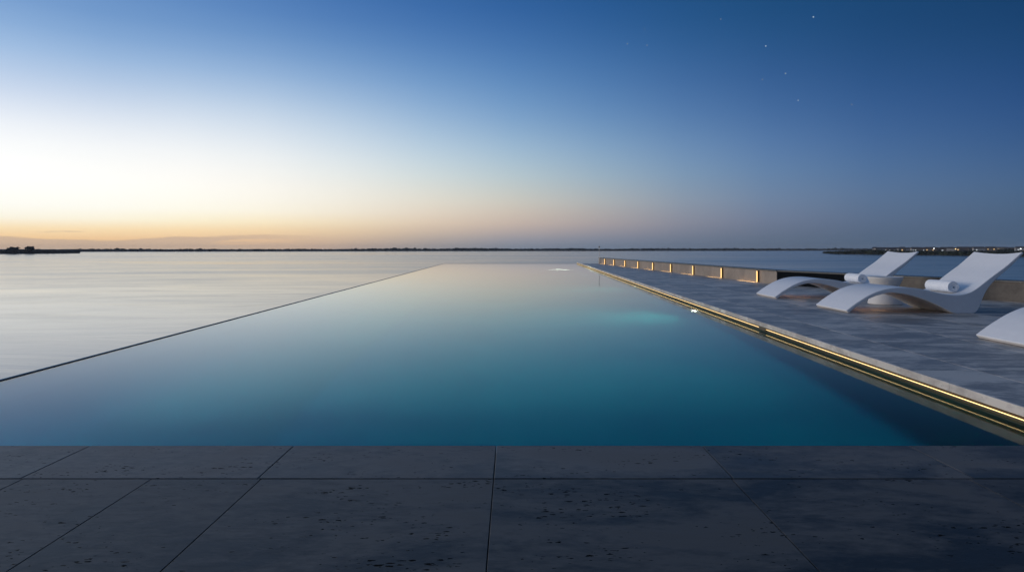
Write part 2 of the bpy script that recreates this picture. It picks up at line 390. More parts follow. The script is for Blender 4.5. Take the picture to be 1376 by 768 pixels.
# front paving (slabs with open joints)
G = .0011
def slab_row(bm, xs, y0, y1, z0=-.03, z1=0):
    for a, b in zip(xs, xs[1:]):
        box(bm, a+G, b-G, y0+G, y1-G, z0, z1)
bm = bmesh.new()
cx = [-7.0, -6.22, -5.45, -4.68, -3.93, -3.16, -2.38, -1.608, -.832, -.06, .724, 1.511, 2.29, 3.07, 3.85, 4.63, 5.4, 6.2, 7.0, 7.8, 8.6, 9.4]
slab_row(bm, cx, 2.232, YN)
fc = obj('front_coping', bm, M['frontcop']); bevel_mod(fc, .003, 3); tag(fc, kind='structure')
bm = bmesh.new()
cx2 = [-7.0, -6.22, -5.45, -4.68, -3.93, -3.16, -2.38, -1.595, -1.176, -.818, -.06, .716, 1.488, 2.27, 3.05, 3.83, 4.61, 5.38, 6.18, 7.0, 7.8, 8.6, 9.4]
slab_row(bm, cx2, 1.03, 2.226)
for k in range(4):
    off = .37*(k % 2)
    slab_row(bm, [-7.0]+[x+off for x in cx[1:-1]]+[9.4], 1.024-1.2*(k+1), 1.024-1.2*k)
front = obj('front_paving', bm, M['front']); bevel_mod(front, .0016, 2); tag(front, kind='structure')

# right-hand terrace (slabs follow the pool edge, cut to the wall)
bm = bmesh.new()
ys = [2.61, 3.02, 4.22, 5.42, 6.62, 7.82, 9.02, 10.22, 11.42, 12.62, 13.5, 14.33]
y = 14.33
while y < 34: y += 1.2; ys.append(min(y, 35.2))
for i, (y0, y1) in enumerate(zip(ys, ys[1:])):
    G2 = .0028; ya, yb = y0+G2, y1-G2
    s = .02
    cuts = [.02, .42]
    while cuts[-1] < 9: cuts.append(cuts[-1]+.785)
    for a, b in zip(cuts, cuts[1:]):
        pts = [(edge(ya)+a+G2, ya), (edge(ya)+b-G2, ya), (edge(yb)+b-G2, yb), (edge(yb)+a+G2, yb)]
        w0, w1 = wallx(ya)+.12, wallx(yb)+.12
        # clip against the wall line  x <= w(y)
        def inside(p): return p[0] <= w0+(w1-w0)*(p[1]-ya)/(yb-ya)
        def cross(p, q):
            lo, hi = 0., 1.
            fin = inside(p)
            for _ in range(30):
                mid = (lo+hi)/2; r = (p[0]+(q[0]-p[0])*mid, p[1]+(q[1]-p[1])*mid)
                if inside(r) == fin: lo = mid
                else: hi = mid
            return (p[0]+(q[0]-p[0])*lo, p[1]+(q[1]-p[1])*lo)
        res = []
        for k in range(4):
            p, q = pts[k], pts[(k+1) % 4]
            if inside(p): res.append(p)
            if inside(p) != inside(q): res.append(cross(p, q))
        if len(res) >= 3: prism(bm, res, -.03, 0)
terr = obj('terrace_paving', bm, M['deck']); bevel_mod(terr, .002, 1); tag(terr, kind='structure')

# solid base under the terrace (grout colour shows in the joints)
bm = bmesh.new()
prism(bm, [(-7.0, -3.8), (9.4, -3.8), (9.4, YN-.004), (-7.0, YN-.004)], -6, -.032)
prism(bm, [(edge(YN)+.06, YN), (wallx(YN)+.1, YN), (P1[0]+.1, P1[1]), (edge(P1[1])+.06, P1[1])], -6, -.032)
prism(bm, [(edge(P1[1])+.06, P1[1]), (P1[0]+.1, P1[1]), (wallx(35.2)+.1, 35.2), (edge(35.2)+.06, 35.2)], -6, -.032)
tag(obj('terrace_base', bm, M['grout']), kind='structure')

bm = bmesh.new()
prism(bm, [(edge(YN)+.07, YN+.012), (wallx(YN)-.02, YN+.012), (P1[0]-.02, P1[1]-.002), (edge(P1[1])+.07, P1[1]-.002)], -.029, -.0025)
prism(bm, [(edge(P1[1])+.07, P1[1]+.002), (P1[0]-.02, P1[1]+.002), (wallx(35)-.02, 35), (edge(35)+.07, 35)], -.029, -.0025)
tag(obj('terrace_grout', bm, M['grout_pale']), kind='structure')
# coping along the right-hand edge: pale stone nose over a dark recess
bm = bmesh.new()
y = YN+.003
while y < YF:
    y2 = min(y+1.2, YF)
    ya, yb = y+.001, y2-.001
    prism(bm, [(edge(ya), ya), (edge(ya)+.019, ya), (edge(yb)+.019, yb), (edge(yb), yb)], -.044, .001)
    y = y2
cp = obj('pool_coping', bm, M['coping']); bevel_mod(cp, .0015, 1)
tag(cp, kind='structure')
bm = bmesh.new()
prism(bm, [(edge(YN)+.02, YN), (edge(YN)+.06, YN), (edge(YF)+.06, YF), (edge(YF)+.02, YF)], -1.6, -.032)
tag(obj('pool_side_wall', bm, M['recess']), kind='structure')
bm = bmesh.new()
prism(bm, [(edge(YN)+.004, YN), (edge(YN)+.019, YN), (edge(YF)+.019, YF), (edge(YF)+.004, YF)], -1.6, -.082)
tag(obj('pool_waterline_tile', bm, M['olive']), kind='structure')

# pool tank: floor and far / left / near walls
DEP = -1.35
bm = bmesh.new()
prism(bm, [(ledge(YN)-.05, YN-.2), (edge(YN)+.06, YN-.2), (edge(YF)+.06, YF+.05), (ledge(YF)-.05, YF+.05)], DEP-.2, DEP)
prism(bm, [(ledge(YN)-.10, YN-.2), (ledge(YN)-.012, YN-.2), (ledge(YF)-.012, YF+.05), (ledge(YF)-.10, YF+.05)], DEP-.19, WZ-.015)
prism(bm, [(ledge(YF)-.012, YF+.012), (edge(YF)+.06, YF+.012), (edge(YF)+.06, YF+.1), (ledge(YF)-.012, YF+.1)], DEP-.19, WZ-.015)
box(bm, ledge(YN)-.1, edge(YN)+.02, YN-.2, YN-.003, DEP-.19, -.033)
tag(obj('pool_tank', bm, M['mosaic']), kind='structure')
# added slope up to the infinity edge, shaped to catch sky light
bm = bmesh.new()
rows = []
for yy in (YN-.01, YF+.03):
    x0 = ledge(yy)-.013
    rows.append([bm.verts.new(p) for p in ((x0, yy, WZ-.05), (x0+.35, yy, WZ-.20), (x0+1.0, yy, WZ-.55), (x0+1.8, yy, DEP+.06), (x0+2.2, yy, DEP+.004), (x0+2.2, yy, DEP-.1), (x0, yy, DEP-.1))])
n_ = len(rows[0])
for k in range(n_): bm.faces.new((rows[0][k], rows[0][(k+1) % n_], rows[1][(k+1) % n_], rows[1][k]))
bm.faces.new(rows[0][::-1]); bm.faces.new(rows[1])
bmesh.ops.recalc_face_normals(bm, faces=bm.faces)
tag(obj('added_pool_slope', bm, M['mosaic']), kind='structure')
bm = bmesh.new()
prism(bm, [(ledge(YN)-.022, YN), (ledge(YN), YN), (ledge(YF), YF), (ledge(YF)-.022, YF)], -5.5, WZ+.004)
tag(obj('infinity_edge', bm, M['tiledark']), kind='structure')
bm = bmesh.new()
prism(bm, [(ledge(YF)-.03, YF), (edge(YF)+.3, YF), (edge(YF)+.3, YF+.12), (ledge(YF)-.03, YF+.12)], -5.5, WZ+.006)
tag(obj('far_weir', bm, M['weir']), kind='structure')
# water surface
bm = bmesh.new()
vs = [bm.verts.new(p) for p in ((ledge(YN)-.004, YN-.002, WZ), (edge(YN)+.012, YN-.002, WZ), (edge(YF)+.012, YF+.004, WZ), (ledge(YF)-.004, YF+.004, WZ))]; bm.faces.new(vs)
tag(obj('pool_water', bm, M['pool_water']), kind='structure')

# LED strips under the coping nose
def led(ya, yb, label):
    bm = bmesh.new()
    prism(bm, [(edge(ya)+.006, ya), (edge(ya)+.012, ya), (edge(yb)+.012, yb), (edge(yb)+.006, yb)], -.0642, -.0615)
    r = empty('led_strip', (0, 0, 0)); tag(r, label, 'led strip', 'LED strips under the pool coping')
    obj('diffuser', bm, M['led'], r)
    bm = bmesh.new()
    prism(bm, [(edge(ya)+.0125, ya), (edge(ya)+.0195, ya), (edge(yb)+.0195, yb), (edge(yb)+.0125, yb)], -.068, -.046)
    obj('channel', bm, M['bronze'], r)
    return r
led(YN+.01, 6.86, 'shorter near length of warm LED strip under the pale pool coping, running out of frame')
led(7.06, YF-.05, 'long far length of warm LED strip under the pale coping, ending at the pool corner')
bm = bmesh.new(); box(bm, edge(6.96)+.001, edge(6.96)+.02, 6.87, 7.05, -.078, -.045)
br = obj('strip_joint_cover', bm, M['bronze']); bevel_mod(br, .002)
tag(br, 'small dark cover in the gap between the two warm LED strips on the pool edge', 'cover')

# ---------------------------------------------------------------- low wall and its lights
WH = .30
def wall_seg(name, pa, pb, mat, th=.25, h=WH-.03, lean=0):
    d = Vector((pb[0]-pa[0], pb[1]-pa[1])).normalized(); n = Vector((-d.y, d.x))
    if n.x < 0: n = -n
    bm = bmesh.new()
    q = [(pa[0], pa[1]), (pb[0], pb[1]), (pb[0]+n.x*th, pb[1]+n.y*th), (pa[0]+n.x*th, pa[1]+n.y*th)]
    area = sum(q[i][0]*q[(i+1) % 4][1]-q[(i+1) % 4][0]*q[i][1] for i in range(4))
    if area < 0: q = q[::-1]
    prism(bm, q, -.03 if mat is not M['wall'] else -.03, h)
    return bm, d, n
def make_wall(pa, pb, mat, label, cap=True):
    bm, d, n = wall_seg('wall', pa, pb, mat)
    r = empty('low_wall', (pa[0], pa[1], 0)); 
    for v in bm.verts: v.co -= Vector((pa[0], pa[1], 0))
    obj('wall_body', bm, mat, r)
    a = (pa[0]-n.x*.012, pa[1]-n.y*.012); b = (pb[0]-n.x*.012, pb[1]-n.y*.012)
    bm2, _, _ = wall_seg('cap', a, b, mat, th=.275)
    for v in bm2.verts:
        v.co -= Vector((pa[0], pa[1], 0)); v.co.z = WH if v.co.z > .1 else WH-.029
    c = obj('capstone', bm2, M['cap'], r); bevel_mod(c, .003)
    tag(r, label, 'wall')
    return r
PD = on12(.5276); PA = (P1[0], P1[1])
make_wall(P0, P1, M['wall'], 'long low beige wall with lit slots running to the far corner of the terrace')
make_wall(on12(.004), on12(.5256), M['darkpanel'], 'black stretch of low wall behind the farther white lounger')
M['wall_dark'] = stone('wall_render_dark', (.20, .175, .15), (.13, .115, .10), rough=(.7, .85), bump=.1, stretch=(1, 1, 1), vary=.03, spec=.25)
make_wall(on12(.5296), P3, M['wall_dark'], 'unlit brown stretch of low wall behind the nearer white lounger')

def wall_light(first=None):
    r = empty('wall_light', (0, 0, 0))
    bm = bmesh.new(); box(bm, -.014, .014, -.006, -.0005, .004, .262); obj('back_plate', bm, M['bronze'], r)
    bm = bmesh.new(); box(bm, -.012, .012, -.038, -.0065, .004, .262); f = obj('fin', bm, M['bronze'], r); bevel_mod(f, .002)
    bm = bmesh.new(); box(bm, -.010, .010, -.062, -.0385, .010, .254); l = obj('light_tube', bm, M['slot'], r); bevel_mod(l, .003)
    return r
us = [(813.8, 355), (826, 356.2), (841, 357.9), (858.6, 359.7), (878.7, 362), (903, 364.5), (933, 368), (971.6, 373), (1020, 379)]
proto = wall_light()
d01 = Vector((P1[0]-P0[0], P1[1]-P0[1])).normalized()
rz = math.atan2(d01.y, d01.x)         # local +x runs toward the near end of the wall, local -y faces the terrace
ords = ['lit slot nearest the far end of the low beige wall', 'second lit slot from the far end of the low beige wall', 'third lit slot from the far end of the low beige wall',
        'fourth lit slot from the far end of the low beige wall', 'middle one of the nine lit slots along the low beige wall', 'fourth lit slot from the near end of the low beige wall',
        'third lit slot from the near end of the low beige wall', 'second lit slot from the near end of the low beige wall', 'biggest and nearest lit slot, beside the black stretch of wall']
spot = bpy.data.lights.new('slot_wash', 'AREA'); spot.shape = 'RECTANGLE'; spot.size = 1.1; spot.size_y = .03; spot.energy = .75; spot.color = (1, .62, .26); spot.spread = R(150)
for i, (u, v) in enumerate(us):
    k = (u-688)/F
    # intersection of the view direction with the wall line
    t = (k*P0[1]-P0[0])/((P1[0]-P0[0])-k*(P1[1]-P0[1]))
    x, y = P0[0]+(P1[0]-P0[0])*t, P0[1]+(P1[1]-P0[1])*t
    if i == 0: o = proto
    else:
        o = proto.copy(); COL.objects.link(o)
        for ch in proto.children:
            if ch.type != 'MESH': continue
            c = ch.copy(); COL.objects.link(c); c.parent = o
    o.location = (x, y, 0); o.rotation_euler = (0, 0, rz)
    tag(o, ords[i], 'wall light', 'warm lit slots along the low wall')
for o in [o for o in COL.objects if o.name.startswith('wall_light')]:
    l = bpy.data.objects.new('slot_wash_lamp', spot); COL.objects.link(l); l.parent = o
    l.location = (-.55, -.05, .035)

# thin marker pole at the far end
r = empty('marker_pole', (4.36, 34.1, 0))
bm = bmesh.new(); lathe(bm, [(.045, 0), (.045, .01), (.012, .012), (.012, .80)], 12); obj('pole', bm, M['steel'], r, True, 40)
bm = bmesh.new(); lathe(bm, [(.01, .80), (.03, .81), (.034, .85), (.02, .87), (.004, .875)], 12); obj('lamp_head', bm, M['bronze'], r, True, 40)
tag(r, 'thin upright pole at the far end of the low wall', 'pole')

# ---------------------------------------------------------------- underwater lights
def pool_light(y, z, label, energy, x=None, up=False, lens='pool_lamp'):
    xx = edge(y)-.001 if x is None else x
    r = empty('pool_light', (xx, y, z))
    if not up: r.rotation_euler = (0, R(-90), 0)
    bm = bmesh.new(); lathe(bm, [(.11, 0), (.11, .012), (.095, .018), (.082, .018), (.082, .008), (.0, .008)][:-1], 24); obj('bezel', bm, M['steel'], r, True, 40)
    bm = bmesh.new(); lathe(bm, [(.081, .0085), (.081, .016), (.05, .022), (.01, .024)], 24); obj('lens', bm, M[lens], r, True, 40)
    tag(r, label, 'pool light', 'underwater lights on the right side of the pool')
    ld = bpy.data.lights.new('pool_lamp', 'AREA'); ld.shape = 'DISK'; ld.size = .14; ld.energy = energy; ld.color = (.85, 1.0, .72); ld.spread = R(150)
    l = bpy.data.objects.new('pool_lamp_source', ld); COL.objects.link(l); l.parent = r; l.location = (0, 0, .03); l.rotation_euler = (R(180), 0, 0)
    return r
pool_light(9.85, -.62, 'bright underwater light nearest the camera, glowing beside the pool coping', 10)
pool_light(15.7, -.55, 'small underwater light second from the camera beside the pool coping', 10)
pool_light(22.9, -.6, 'faint underwater light third from the camera beside the pool coping', 10)
fl = pool_light(28.9, DEP+.002, 'farthest underwater light, a wide pale glow near the far end of the pool', 30, x=2.05, up=True, lens='pool_lamp_soft')
fl.scale = (6.5, 6.5, 1)

# added unseen fill light under the front coping, brightens the water down the pool
ld = bpy.data.lights.new('pool_fill_light', 'AREA'); ld.shape = 'RECTANGLE'; ld.size = 4.0; ld.size_y = .04; ld.energy = 27; ld.color = (.08, 1.0, .84); ld.spread = R(62)
l = bpy.data.objects.new('pool_fill_light', ld); COL.objects.link(l)
l.location = (.1, YN+.03, -.125); l.rotation_euler = (R(90), 0, 0)
# ---------------------------------------------------------------- loungers
PROF = [((1130.5,417.6),(1134.4,421)), ((1137,412.6),(1139,417)), ((1144,407.5),(1146,411.6)), ((1160,397.5),(1160,402.6)), ((1176,390.7),(1176,396.4)), ((1192,387.2),(1192,393.6)), ((1208,386.3),(1208,395)),
        ((1221,387),(1224,398.6)), ((1234,388.7),(1240,404)), ((1248,391.8),(1256,411)), ((1262,394.8),(1269,417.3)), ((1275,396.3),(1278,420.9)), ((1286,395.8),(1302,421)),
        ((1296.5,393.2),(1309.5,414.8)), ((1304.8,388.8),(1314.2,403.7)), ((1311,384.3),(1319,393)), ((1319,378),(1326,382.6)), ((1331,368.8),(1336,372.6)), ((1345,358.6),(1349,361.4)),
        ((1358.7,346.8),(1362,349.3)), ((1368,338.6),(1370.5,340.4))]
def cr_spline(pts, sub):
    o = []
    P = [pts[0]]+pts+[pts[-1]]
    for i in range(1, len(P)-2):
        for s in range(sub):
            t = s/sub; a, b, c, d = P[i-1], P[i], P[i+1], P[i+2]
            o.append(tuple(.5*((2*b[k])+(-a[k]+c[k])*t+(2*a[k]-5*b[k]+4*c[k]-d[k])*t*t+(-a[k]+3*b[k]-3*c[k]+d[k])*t**3) for k in range(2)))
    o.append(pts[-1]); return o
def make_lounger():
    sx = 115.3; W = .87; ny = 12
    T = cr_spline([((a[0]-1134.4)/sx, (421-a[1])/sx) for a, b in PROF], 4)
    B = cr_spline([((b[0]-1134.4)/sx, max(0, (421-b[1])/sx)) for a, b in PROF], 4)
    n = len(T); bm = bmesh.new(); top = []; bot = []
    for j in range(ny+1):
        q = j/ny; y = W*q; e = 1-(2*q-1)**2
        rt, rb = [], []
        for i in range(n):
            s = i/(n-1)
            # hollow grows along the backrest
            hol = .032*e*max(0, min(1, (s-.5)/.3))
            a, b = T[max(0, i-1)], T[min(n-1, i+1)]; dx, dz = b[0]-a[0], b[1]-a[1]; l = math.hypot(dx, dz) or 1
            nx, nz = dz/l, -dx/l
            rt.append(bm.verts.new((T[i][0]+nx*hol, y, T[i][1]+nz*hol)))
            hb = hol if s > .80 else hol*max(0, (s-.72)/.08)
            zb = B[i][1]
            rb.append(bm.verts.new((B[i][0]+nx*hb, y, max(0, zb+nz*hb))))
        top.append(rt); bot.append(rb)
    for j in range(ny):
        for i in range(n-1):
            bm.faces.new((top[j][i], top[j][i+1], top[j+1][i+1], top[j+1][i]))
            bm.faces.new((bot[j][i], bot[j+1][i], bot[j+1][i+1], bot[j][i+1]))
        bm.faces.new((top[j][0], top[j+1][0], bot[j+1][0], bot[j][0]))
        bm.faces.new((top[j][-1], bot[j][-1], bot[j+1][-1], top[j+1][-1]))
    for i in range(n-1):
        bm.faces.new((top[0][i], bot[0][i], bot[0][i+1], top[0][i+1]))
        bm.faces.new((top[-1][i], top[-1][i+1], bot[-1][i+1], bot[-1][i]))
    bmesh.ops.remove_doubles(bm, verts=bm.verts, dist=.0004)
    bmesh.ops.recalc_face_normals(bm, faces=bm.faces)
    r = empty('sun_lounger', (0, 0, 0))
    s = obj('shell', bm, M['shell'], r, True, 38); bevel_mod(s, .010, 3, 50)
    # warm strip fixed under the crest of the arch
    bm = bmesh.new(); box(bm, .50, .52, .30, .75, .229, .234)
    obj('under_light', bm, M['uled'], r)
    return r
L2 = make_lounger()
L2.scale = (.972, 1, 1); L2.location = (3.925, 7.95, 0); L2.rotation_euler = (0, 0, R(-2.0))
tag(L2, 'nearer of the two full white wave shaped loungers, with a rolled towel', 'sun lounger', 'white loungers on the terrace')
def dup(root, loc, rz, label, scx=1):
    c = root.copy(); COL.objects.link(c); c.location = loc; c.rotation_euler = (0, 0, rz); c.scale = (scx, 1, 1); c['label'] = label
    for ch in root.children:
        k = ch.copy(); COL.objects.link(k); k.parent = c
    return c
dup(L2, (3.96, 10.2, 0), R(-2.0), 'farther white wave shaped lounger in front of the black stretch of wall', 1.02)
dup(L2, (3.885, 4.85, 0), R(-2.0), 'white lounger of which only the foot end shows at the right edge')

# rolled towels
def towel():
    bm = bmesh.new(); turns = 4.6; n = 150; Lh = .25; th = .0105
    r0, r1 = .012, .070
    rows = []
    for j in range(13):
        y = -Lh+2*Lh*j/12
        ends = .004*random.uniform(-1, 1)
        ro, ri = [], []
        for i in range(n+1):
            a = turns*2*math.pi*i/n; rr = r0+(r1-r0)*i/n
            # ends slightly rounded and uneven
            yy = y + (.006*math.sin(a*.8+1) if j in (0, 12) else 0)
            k = 1 - (.05 if j in (0, 12) else 0)
            w = 1+.012*math.sin(3*y*14+a*2)
            ro.append(bm.verts.new(((rr*k+th/2*1.05)*math.cos(a)*w, yy, (rr*k+th/2*1.05)*math.sin(a)*w)))
            ri.append(bm.verts.new(((rr*k-th/2)*math.cos(a)*w, yy, (rr*k-th/2)*math.sin(a)*w)))
        rows.append((ro, ri))
    for j in range(12):
        (a, ai), (b, bi) = rows[j], rows[j+1]
        for i in range(n):
            bm.faces.new((a[i], a[i+1], b[i+1], b[i])); bm.faces.new((ai[i], bi[i], bi[i+1], ai[i+1]))
        bm.faces.new((a[n], ai[n], bi[n], b[n])); bm.faces.new((a[0], b[0], bi[0], ai[0]))
    for (a, ai), s in ((rows[0], 1), (rows[-1], -1)):
        for i in range(n):
            f = (a[i], ai[i], ai[i+1], a[i+1]); bm.faces.new(f if s > 0 else f[::-1])
    bmesh.ops.recalc_face_normals(bm, faces=bm.faces)
    o = obj('rolled_towel', bm, M['towel'], None, True, 60)
    return o
def towel_at(o, x, y, z, rz):
    o.location = (x, y, z); o.rotation_euler = (0, R(-75), rz)
t2 = towel(); tag(t2, 'rolled white towel on the seat of the nearer full lounger', 'towel', 'rolled towels on the loungers')
t2.location = (5.275, 8.38, .293); t2.rotation_euler = (0, 0, R(-3))
t1 = t2.copy(); COL.objects.link(t1); t1['label'] = 'rolled white towel on the seat of the farther lounger'
t1.location = (5.345, 10.62, .293); t1.rotation_euler = (0, 0, R(-4))

# side table
bm = bmesh.new()
lathe(bm, [(.205, 0), (.215, .006), (.214, .02), (.200, .075), (.170, .13), (.150, .18), (.152, .215), (.178, .27), (.206, .33), (.219, .362), (.217, .370), (.205, .371), (.200, .366)], 64)
tb = obj('side_table', bm, M['table'], None, True, 50); tb.location = (5.07, 9.27, 0)
tag(tb, 'round white hourglass side table between the two full loungers', 'side table')

# ---------------------------------------------------------------- far shores
def at(u, v, z=SEA):
    y = (CAM_Z-z)*F/(v-334); return ((u-688)/F*y, y)
ICO = None
def ico_data():
    b = bmesh.new(); bmesh.ops.create_icosphere(b, subdivisions=2, radius=1)
    vs = [tuple(v.co) for v in b.verts]; fs = [tuple(v.index for v in f.verts) for f in b.faces]; b.free(); return vs, fs
IV, IF = ico_data()
def canopy(name, blobs, mat, **kw):
    V, Fc = [], []
    for x, y, z, rx, rz in blobs:
        o = len(V)
        for a, b, c in IV:
            k = 1+random.uniform(-.22, .22)
            V.append((x+a*rx*k, y+b*rx*k, max(SEA-.3, z+c*rz*k)))
        Fc += [tuple(i+o for i in f) for f in IF]
    me = bpy.data.meshes.new(name); me.from_pydata(V, [], Fc)
    o = link(name, me, mat, kw.pop('parent', None)); 
    if kw: tag(o, **kw)
    return o
def land(name, line, depth, h=.8):
    """line: list of (x,y) along the water; ground rises behind it"""
    bm = bmesh.new(); rows = []
    for i, (x, y) in enumerate(line):
        d = math.hypot(x, y); ux, uy = x/d, y/d
        rows.append([bm.verts.new((x+ux*q*depth, y+uy*q*depth, z)) for q, z in ((0, SEA-1), (0.002, SEA+.25*h), (.03, SEA+h*random.uniform(.7, 1)), (.5, SEA+h*random.uniform(.9, 1.3)), (1, SEA-1))])
    for a, b in zip(rows, rows[1:]):
        for k in range(4): bm.faces.new((a[k], b[k], b[k+1], a[k+1]))
    bmesh.ops.recalc_face_normals(bm, faces=bm.faces)
    return tag(obj(name, bm, M['land'], None, True), kind='structure')
# base line of the main shore in photo columns
main = [(-500, 338.6), (0, 338.4), (150, 338.0), (400, 337.6), (600, 337.2), (850, 336.9), (1100, 336.6), (1250, 336.8), (1500, 337), (1900, 337)]
def samp(line, n):
    o = []
    for i in range(n):
        u = line[0][0]+(line[-1][0]-line[0][0])*i/(n-1)
        for a, b in zip(line, line[1:]):
            if a[0] <= u <= b[0]: v = a[1]+(b[1]-a[1])*(u-a[0])/(b[0]-a[0]); break
        o.append((u, v))
    return o
line = [at(u, v) for u, v in samp(main, 120)]
land('far_shore', line, 300, 3.4)
bl = []
for u, v in samp(main, 1700):
    # canopy height above the sea line in photo pixels
    hp = 3.5+.35*math.sin(u*.013)+.3*math.sin(u*.05+1)
    if u > 1000: hp *= .8
    x, y = at(u+random.uniform(-1, 1), v)
    y += random.uniform(2, 40); sc_ = y/F
    h = hp*sc_*random.uniform(.78, 1.02)
    if random.random() < .045: h *= 1.22
    bl.append((x, y, SEA+h*.5, random.uniform(3.0, 5.5), h*.5))
canopy('shore_trees', bl, M['wood'], label='low dark line of trees along the whole far shore', cat='trees', kind='stuff')

# left headland
lh = [(-300, 341.6), (0, 341), (60, 340.6), (98, 340.1)]
land('left_headland', [at(u, v) for u, v in samp(lh, 30)], 60, .7)
bl = []
for u, v in samp(lh, 190):
    if -60 < u < 92 or u <= -60:
        x, y = at(u, v); y += random.uniform(3, 22); s_ = y/F
        f = min(1, max(.25, (98-u)/40))
        h = (5.3+random.uniform(-.8, .5))*s_*(.55+.45*f)
        bl.append((x, y, SEA+h*.45, random.uniform(1.6, 2.8), h*.5))
canopy('headland_scrub', bl, M['wood'], label='dark scrub covering the small headland at the left edge', cat='scrub', kind='stuff')
def far_tree(u, v, wpx, top, label):
    x, y = at(u, v); y += 6; s_ = y/F
    r = empty('tree', (x, y, SEA+.4)); H = CAM_Z-(top-334)*s_-(SEA+.4); w = wpx*s_/2
    bm = bmesh.new(); lathe(bm, [(.35, 0), (.25, H*.3), (.15, H*.7)], 8); obj('trunk', bm, M['bark'], r)
    global SEA_
    bl = []
    for k in range(46):
        a = random.uniform(0, 2*math.pi); q = math.sqrt(random.random()); t = random.uniform(-1, 1)
        bl.append((math.cos(a)*q*w*.85*math.sqrt(1-t*t*.7), math.sin(a)*q*w*.85, H*.66+t*H*.26, w*.2*random.uniform(.7, 1.4), H*.09*random.uniform(.7, 1.3)))
    canopy('crown', bl, M['wood'], parent=r)
    tag(r, label, 'tree', 'round trees on the left headland')
far_tree(11, 341, 17, 331.4, 'broad round tree right at the left edge of the picture')
far_tree(34, 340.8, 13, 330.6, 'taller round tree on the left headland above a small white hut')
def house(u, v, w, d, h, lit, label, group='lit houses on the right hand shore', yoff=0, dark=False, zb=None):
    x, y = at(u, v); y += yoff; x = (u-688)/F*y
    zb = SEA+.6 if zb is None else zb
    r = empty('house', (x, y, zb)); r.rotation_euler = (0, 0, random.uniform(-.3, .3)-math.atan2(x, y))
    bm = bmesh.new(); box(bm, -w/2, w/2, -d/2, d/2, -1, h); obj('wall', bm, M['housedark'] if dark else M['house'], r)
    bm = bmesh.new()
    vs = [bm.verts.new(p) for p in ((-w/2-.3, -d/2-.3, h), (w/2+.3, -d/2-.3, h), (w/2+.3, d/2+.3, h), (-w/2-.3, d/2+.3, h), (-w/2+.6, 0, h+1.3), (w/2-.6, 0, h+1.3))]
    for f in ((0,1,5,4), (2,3,4,5), (1,2,5), (3,0,4), (3,2,1,0)): bm.faces.new([vs[i] for i in f])
    obj('roof', bm, M['roof'], r)
    n = max(1, int(w/3.2))
    for k in range(n):
        if lit and (random.random() < .55 or k == 0):
            cx_ = -w/2+(k+.5)*w/n; ws = random.uniform(.45, .7)
            bm = bmesh.new(); box(bm, cx_-ws, cx_+ws, -d/2-.05, -d/2-.003, h*.45, h*.45+random.uniform(.7, 1.1))
            obj('window', bm, lit, r)
    tag(r, label, 'house', group)
    return r
house(34, 340.6, 3.2, 3, 1.6, None, 'tiny white hut below the taller tree on the left headland', 'hut', 2)['group'] = 'huts on the left headland'

# right headland, nearer and darker
rh = [(1108, 340.3), (1125, 341.2), (1200, 342.2), (1376, 344.6), (1600, 347), (2000, 350)]
rl = [at(u, v) for u, v in samp(rh, 90)]
land('right_headland', rl, 420, .9)
bl = []
for u, v in samp(rh, 620):
    x, y = at(u, v); s_ = y/F
    f = min(1, (u-1104)/70)
    tp = 337.8-2.6*f*max(0, 1-max(0, u-1175)/60)-.9*min(1, max(0, u-1175)/60)+.3*math.sin(u*.09)       # canopy top line in photo rows
    for q in (2, 14, 30):
        yy = y+q+random.uniform(0, 10); h = (CAM_Z-(tp-334)*yy/F)-SEA
        h *= random.uniform(.84, 1.0)
        bl.append((x*yy/y, yy, SEA+h*.48, random.uniform(1.4, 2.8), h*.5))
canopy('headland_trees', bl, M['wood'], label='dark mass of low trees on the nearer headland at right', cat='trees', kind='stuff')
hs = []
u = 1176
while u < 1376+40:
    hs.append(u); u += random.uniform(4.5, 9)
for i, u in enumerate(hs):
    cool = random.random() < .45
    yoff = random.uniform(130, 260)
    lit = (M['win_c'] if cool else M['win_w']) if random.random() < .8 else None
    y_ = at(u, 343)[1]+yoff
    topz = CAM_Z+random.uniform(.5, 1.6)*y_/F*(1 if u < 1300 else 1.25)
    hh = random.uniform(2.8, 4)
    house(u, 343, random.uniform(5, 11), 6, hh, lit, 'small pale house among trees on the right hand shore, one of a scattered row', yoff=yoff, dark=random.random() < .5, zb=topz-hh-.6)
# ground bank the houses stand on
bm = bmesh.new(); rows = []
for i in range(40):
    u = 1150+i*12; y0 = at(u, 343)[1]; k = (u-688)/F
    f = min(1, i/4)
    rows.append([bm.verts.new((k*(y0+q), y0+q, z)) for q, z in ((60, SEA-.5), (130, SEA+1.5*f), (200, CAM_Z-3.2+random.uniform(-.2, .2)-(1-f)*4), (345, CAM_Z-2.6-(1-f)*4), (420, SEA-1))])
for a, b in zip(rows, rows[1:]):
    for k in range(4): bm.faces.new((a[k], b[k], b[k+1], a[k+1]))
tag(obj('town_bank', bm, M['land'], None, True), kind='structure')
bl = []
for i in range(260):
    u = random.uniform(1165, 1640); y = at(u, 343)[1]+random.uniform(150, 345)
    h = random.uniform(2.0, 3.6)
    bl.append(((u-688)/F*y, y, CAM_Z-2.6+h*.3, random.uniform(1.6, 3.4), h*.5))
canopy('town_trees', bl, M['wood'], label='dark trees between the lit houses of the right hand shore', cat='trees', kind='stuff')
